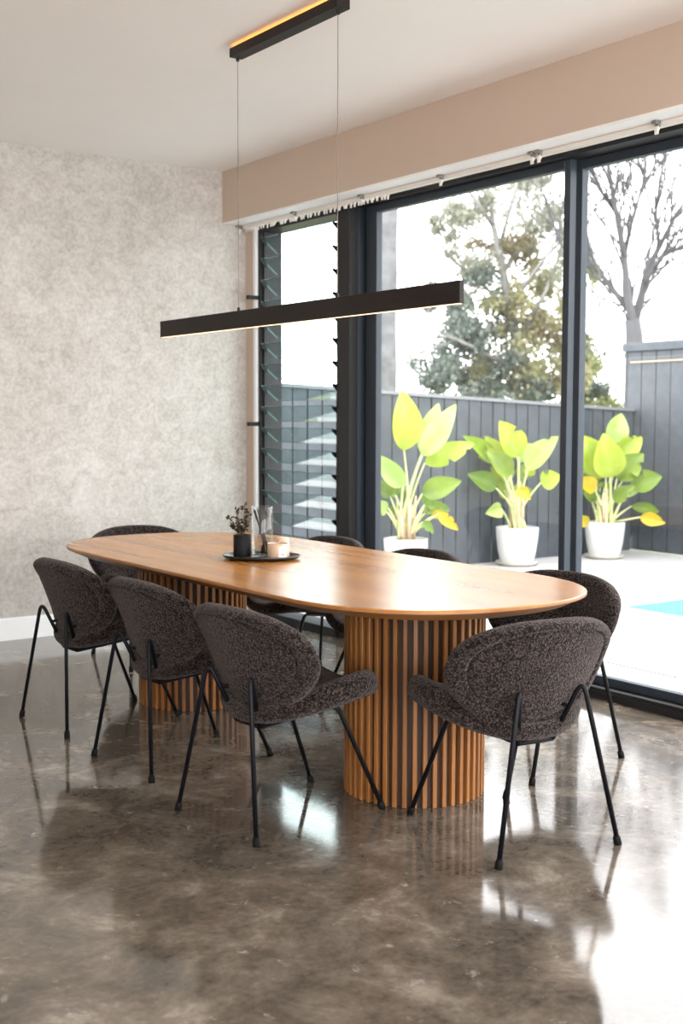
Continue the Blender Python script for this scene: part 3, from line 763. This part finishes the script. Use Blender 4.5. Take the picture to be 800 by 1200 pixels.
# ================================================================== THINGS ON THE TABLE
tr = empty('serving_tray', (2.685, 4.400, TZ), R(-45), 'oval black ceramic tray on the timber table holding candle and vase', 'tray')
ta, tbb = 0.168, 0.128
link('dish', lathe(bmesh.new(), [(0, 0.0), (0.80, 0.0), (0.96, 0.008), (1.0, 0.018), (0.985, 0.0195), (0.93, 0.012), (0.78, 0.0065), (0, 0.0065)], 48, 0, 0, ta, tbb), tr, M['tray'], True)
TB = TZ+0.0067
def on_tray(px, py):
    d = rt2*((px-400)/FPX)+up2*((600-py)/FPX)+fw
    return Vector((0, 0, CAMZ))+d*((TB-CAMZ)/d.z)
p = Vector((2.640, 4.483, TB))
sp = empty('succulent_pot', p, 0, 'small black pot with bronze leafy sprigs at left of the tray', 'plant')
link('pot', lathe(bmesh.new(), [(0, 0), (0.037, 0), (0.038, 0.002), (0.038, 0.092), (0.034, 0.093), (0.033, 0.082), (0, 0.082)], 32), sp, M['blackpot'], True)
rr = random.Random(5)
def small_leaf(bm, p, d, L, W):
    sd = d.cross(Vector((rr.uniform(-1, 1), rr.uniform(-1, 1), rr.uniform(-1, 1)))).normalized(); n = d.cross(sd)
    pts = [p, p+d*L*0.4+sd*W+n*W*0.3, p+d*L, p+d*L*0.4-sd*W+n*W*0.3, p+d*L*0.45-n*W*0.35]
    v = [bm.verts.new(q) for q in pts]
    for q in ((0, 1, 4), (1, 2, 4), (2, 3, 4), (3, 0, 4), (0, 3, 2, 1)): bm.faces.new([v[k] for k in q])
for i, (lx, ly, h) in enumerate(((-0.055, 0.0, 0.085), (-0.028, 0.01, 0.115), (0.012, -0.01, 0.14), (-0.045, 0.02, 0.045), (0.02, 0.01, 0.06), (-0.012, -0.02, 0.06), (0.03, -0.01, 0.10), (-0.02, 0.0, 0.075))):
    a = Vector((lx*0.15, ly*0.5, 0.080)); tip = LR*lx+LF*ly+Vector((0, 0, 0.082+h))
    midp = a.lerp(tip, 0.5)+Vector((0, 0, 0.012)); bm = bmesh.new()
    pts = [a*(1-u)**2+midp*2*u*(1-u)+tip*u*u for u in (0, .2, .4, .6, .8, 1)]
    st = link('sprig', tube(bm, pts, 0.0014, 5), sp, M['twig'])
    lb_ = bmesh.new()
    for k in range(17):
        u = 0.25+0.75*k/16; q = a*(1-u)**2+midp*2*u*(1-u)+tip*u*u
        small_leaf(lb_, q, Vector((rr.uniform(-1, 1), rr.uniform(-1, 1), rr.uniform(-0.2, 1))).normalized(), rr.uniform(0.015, 0.026), rr.uniform(0.005, 0.009))
    lo = link('leaves', lb_, st, M['succ']); lo['kind'] = 'stuff'
p = Vector((2.704, 4.424, TB))
vs_ = empty('glass_vase', p, 0, 'tall clear glass cylinder holding black reeds in the middle of the tray', 'vase')
link('glass', lathe(bmesh.new(), [(0, 0), (0.0445, 0), (0.0465, 0.003), (0.0465, 0.213), (0.045, 0.215), (0.0435, 0.213), (0.0435, 0.012), (0, 0.012)], 40), vs_, M['vase'], True)
for i, (ax_, ay, bx_, by) in enumerate(((0.026, 0.008, -0.037, 0.004), (0.018, -0.016, -0.029, -0.022), (0.030, 0.004, -0.022, 0.026), (0.010, -0.014, -0.008, -0.034), (0.004, 0.010, 0.006, 0.036), (-0.006, 0.012, 0.034, -0.012), (0.0, -0.010, 0.026, 0.022))):
    a = LR*ax_+LF*ay+Vector((0, 0, 0.0145)); b = LR*bx_+LF*by+Vector((0, 0, 0.202))
    link('reed', tube(bmesh.new(), [a, b], 0.0028, 6), vs_, M['reed'])
p = Vector((2.708, 4.306, TB))
cj = empty('candle_jar', p, math.atan2(-p.y, -p.x), 'cream candle jar with a white square label at right front of tray', 'candle')
link('jar', lathe(bmesh.new(), [(0, 0), (0.040, 0), (0.043, 0.003), (0.0435, 0.066), (0.042, 0.068), (0.0405, 0.066), (0.040, 0.056), (0, 0.056)], 40), cj, M['wax'], True)
link('wick', tube(bmesh.new(), [(0, 0, 0.0562), (0.001, 0, 0.064)], 0.0012, 5), cj, M['wick'])
def curved_label(r, a0, a1, z0, z1, m, name):
    bm = bmesh.new(); lo = []; hi = []
    for k in range(9):
        a = a0+(a1-a0)*k/8; lo.append(bm.verts.new((r*math.cos(a), r*math.sin(a), z0))); hi.append(bm.verts.new((r*math.cos(a), r*math.sin(a), z1)))
    for k in range(8): bm.faces.new((lo[k], lo[k+1], hi[k+1], hi[k]))
    return link(name, bm, cj, m, True)
lab = curved_label(0.0439, 0.10, 0.92, 0.010, 0.055, M['label'], 'label')
for z, a0, a1 in ((0.042, 0.36, 0.66), (0.036, 0.42, 0.6), (0.024, 0.30, 0.72), (0.019, 0.34, 0.68)):
    o = curved_label(0.0441, a0, a1, z, z+0.0028, M['ink'], 'label_line'); o.parent = lab
pc = link('pillar_candle', lathe(bmesh.new(), [(0, 0), (0.028, 0), (0.029, 0.002), (0.029, 0.078), (0.027, 0.08), (0, 0.078)], 28), None, M['peach'], True)
pc.location = (2.783, 4.385, TB); tag(pc, 'small peach pillar candle behind the glass cylinder on the tray', 'candle')

# ================================================================== PENDANT LAMP
PX = 2.762
pl = empty('pendant_lamp', (PX, 4.333, ZC), 0, 'long dark bronze linear pendant bar on two cables over the table', 'lamp')
bx('canopy', M['pendant'], pl, -0.0315, 0.0315, -0.418, 0.398, -0.050, -0.012, bev=0.0015)
bx('mounting_plate', M['pendant'], pl, -0.012, 0.028, -0.40, 0.38, -0.0119, -0.0005)
bx('glow_strip', M['glow'], pl, -0.021, -0.013, -0.41, 0.39, -0.0119, -0.0100)  # added emitter that makes the amber halo on the ceiling beside the canopy
bar = bx('light_bar', M['pendant'], pl, -0.0105, 0.0105, 3.207-4.333, 5.459-4.333, 1.742-ZC, 1.820-ZC, bev=0.0015)
bx('diffuser', M['led'], pl, -0.008, 0.008, 3.215-4.333, 5.45-4.333, 1.7408-ZC, 1.7419-ZC)
for y in (4.713, 3.951):
    link('cable', tube(bmesh.new(), [(0, y-4.333, -0.052), (0, y-4.333, 1.828-ZC)], 0.0016, 6), pl, M['cable'])
    link('cable_grip', tube(bmesh.new(), [(0, y-4.333, 1.820-ZC), (0, y-4.333, 1.835-ZC)], 0.007, 8), pl, M['pendant'])
    link('cable_grip', tube(bmesh.new(), [(0, y-4.333, -0.065), (0, y-4.333, -0.052)], 0.008, 8), pl, M['pendant'])

# ================================================================== CURTAIN TRACK
ct = empty('curtain_track', (XW-0.025, 5.0, 2.6235), 0, 'white ceiling curtain track with gliders and brackets along the window head', 'curtain track')
bx('rail', M['track'], ct, -0.016, 0.016, 0.62-5, 7.09-5, -0.024, -0.0005, bev=0.002)
gl0 = None; y = 7.075
while y > 5.50:
    if gl0 is None:
        bm = bmesh.new(); box(bm, -0.006, 0.006, -0.009, 0.009, -0.038, -0.0245, 0.002); box(bm, -0.004, 0.004, -0.005, 0.005, -0.052, -0.037, 0.001)
        gl0 = link('glider', bm, ct, M['hook']); o = gl0
    else:
        o = gl0.copy(); COL.objects.link(o)
    o.location = (rnd.uniform(-0.004, 0.004), y-5, rnd.uniform(0, 0.004)); o.rotation_euler = (rnd.uniform(-0.3, 0.3), 0, rnd.uniform(-0.5, 0.5))
    y -= rnd.uniform(0.026, 0.048) if y > 5.75 else 0.033
br0 = None
def on_x(px, py, X):
    d = rt2*((px-400)/FPX)+up2*((600-py)/FPX)+fw
    return d.y*X/d.x
for px, py in ((281, 268), (345, 246), (424, 230), (517, 208), (624, 182), (632, 180), (770, 146)):
    y = on_x(px, py, XW-0.05)
    if br0 is None:
        br0 = empty('tmp'); bpy.data.objects.remove(br0)
        br0 = link('bracket', box(box(bmesh.new(), -0.05, -0.017, -0.014, 0.014, -0.014, -0.0005, 0.002), -0.03, -0.0165, -0.009, 0.009, -0.026, -0.010), ct, M['steel']); o = br0
        bm = bmesh.new(); box(bm, -0.032, -0.026, -0.012, 0.012, -0.058, -0.022, 0.003); box(bm, -0.026, -0.017, -0.008, 0.008, -0.040, -0.027, 0.002)
        link('hook', bm, br0, M['hook'])
    else:
        o = copy_tree(br0, ct)
    o.location = (0, y-5, 0)
# tiny fixing marks on the bulkhead
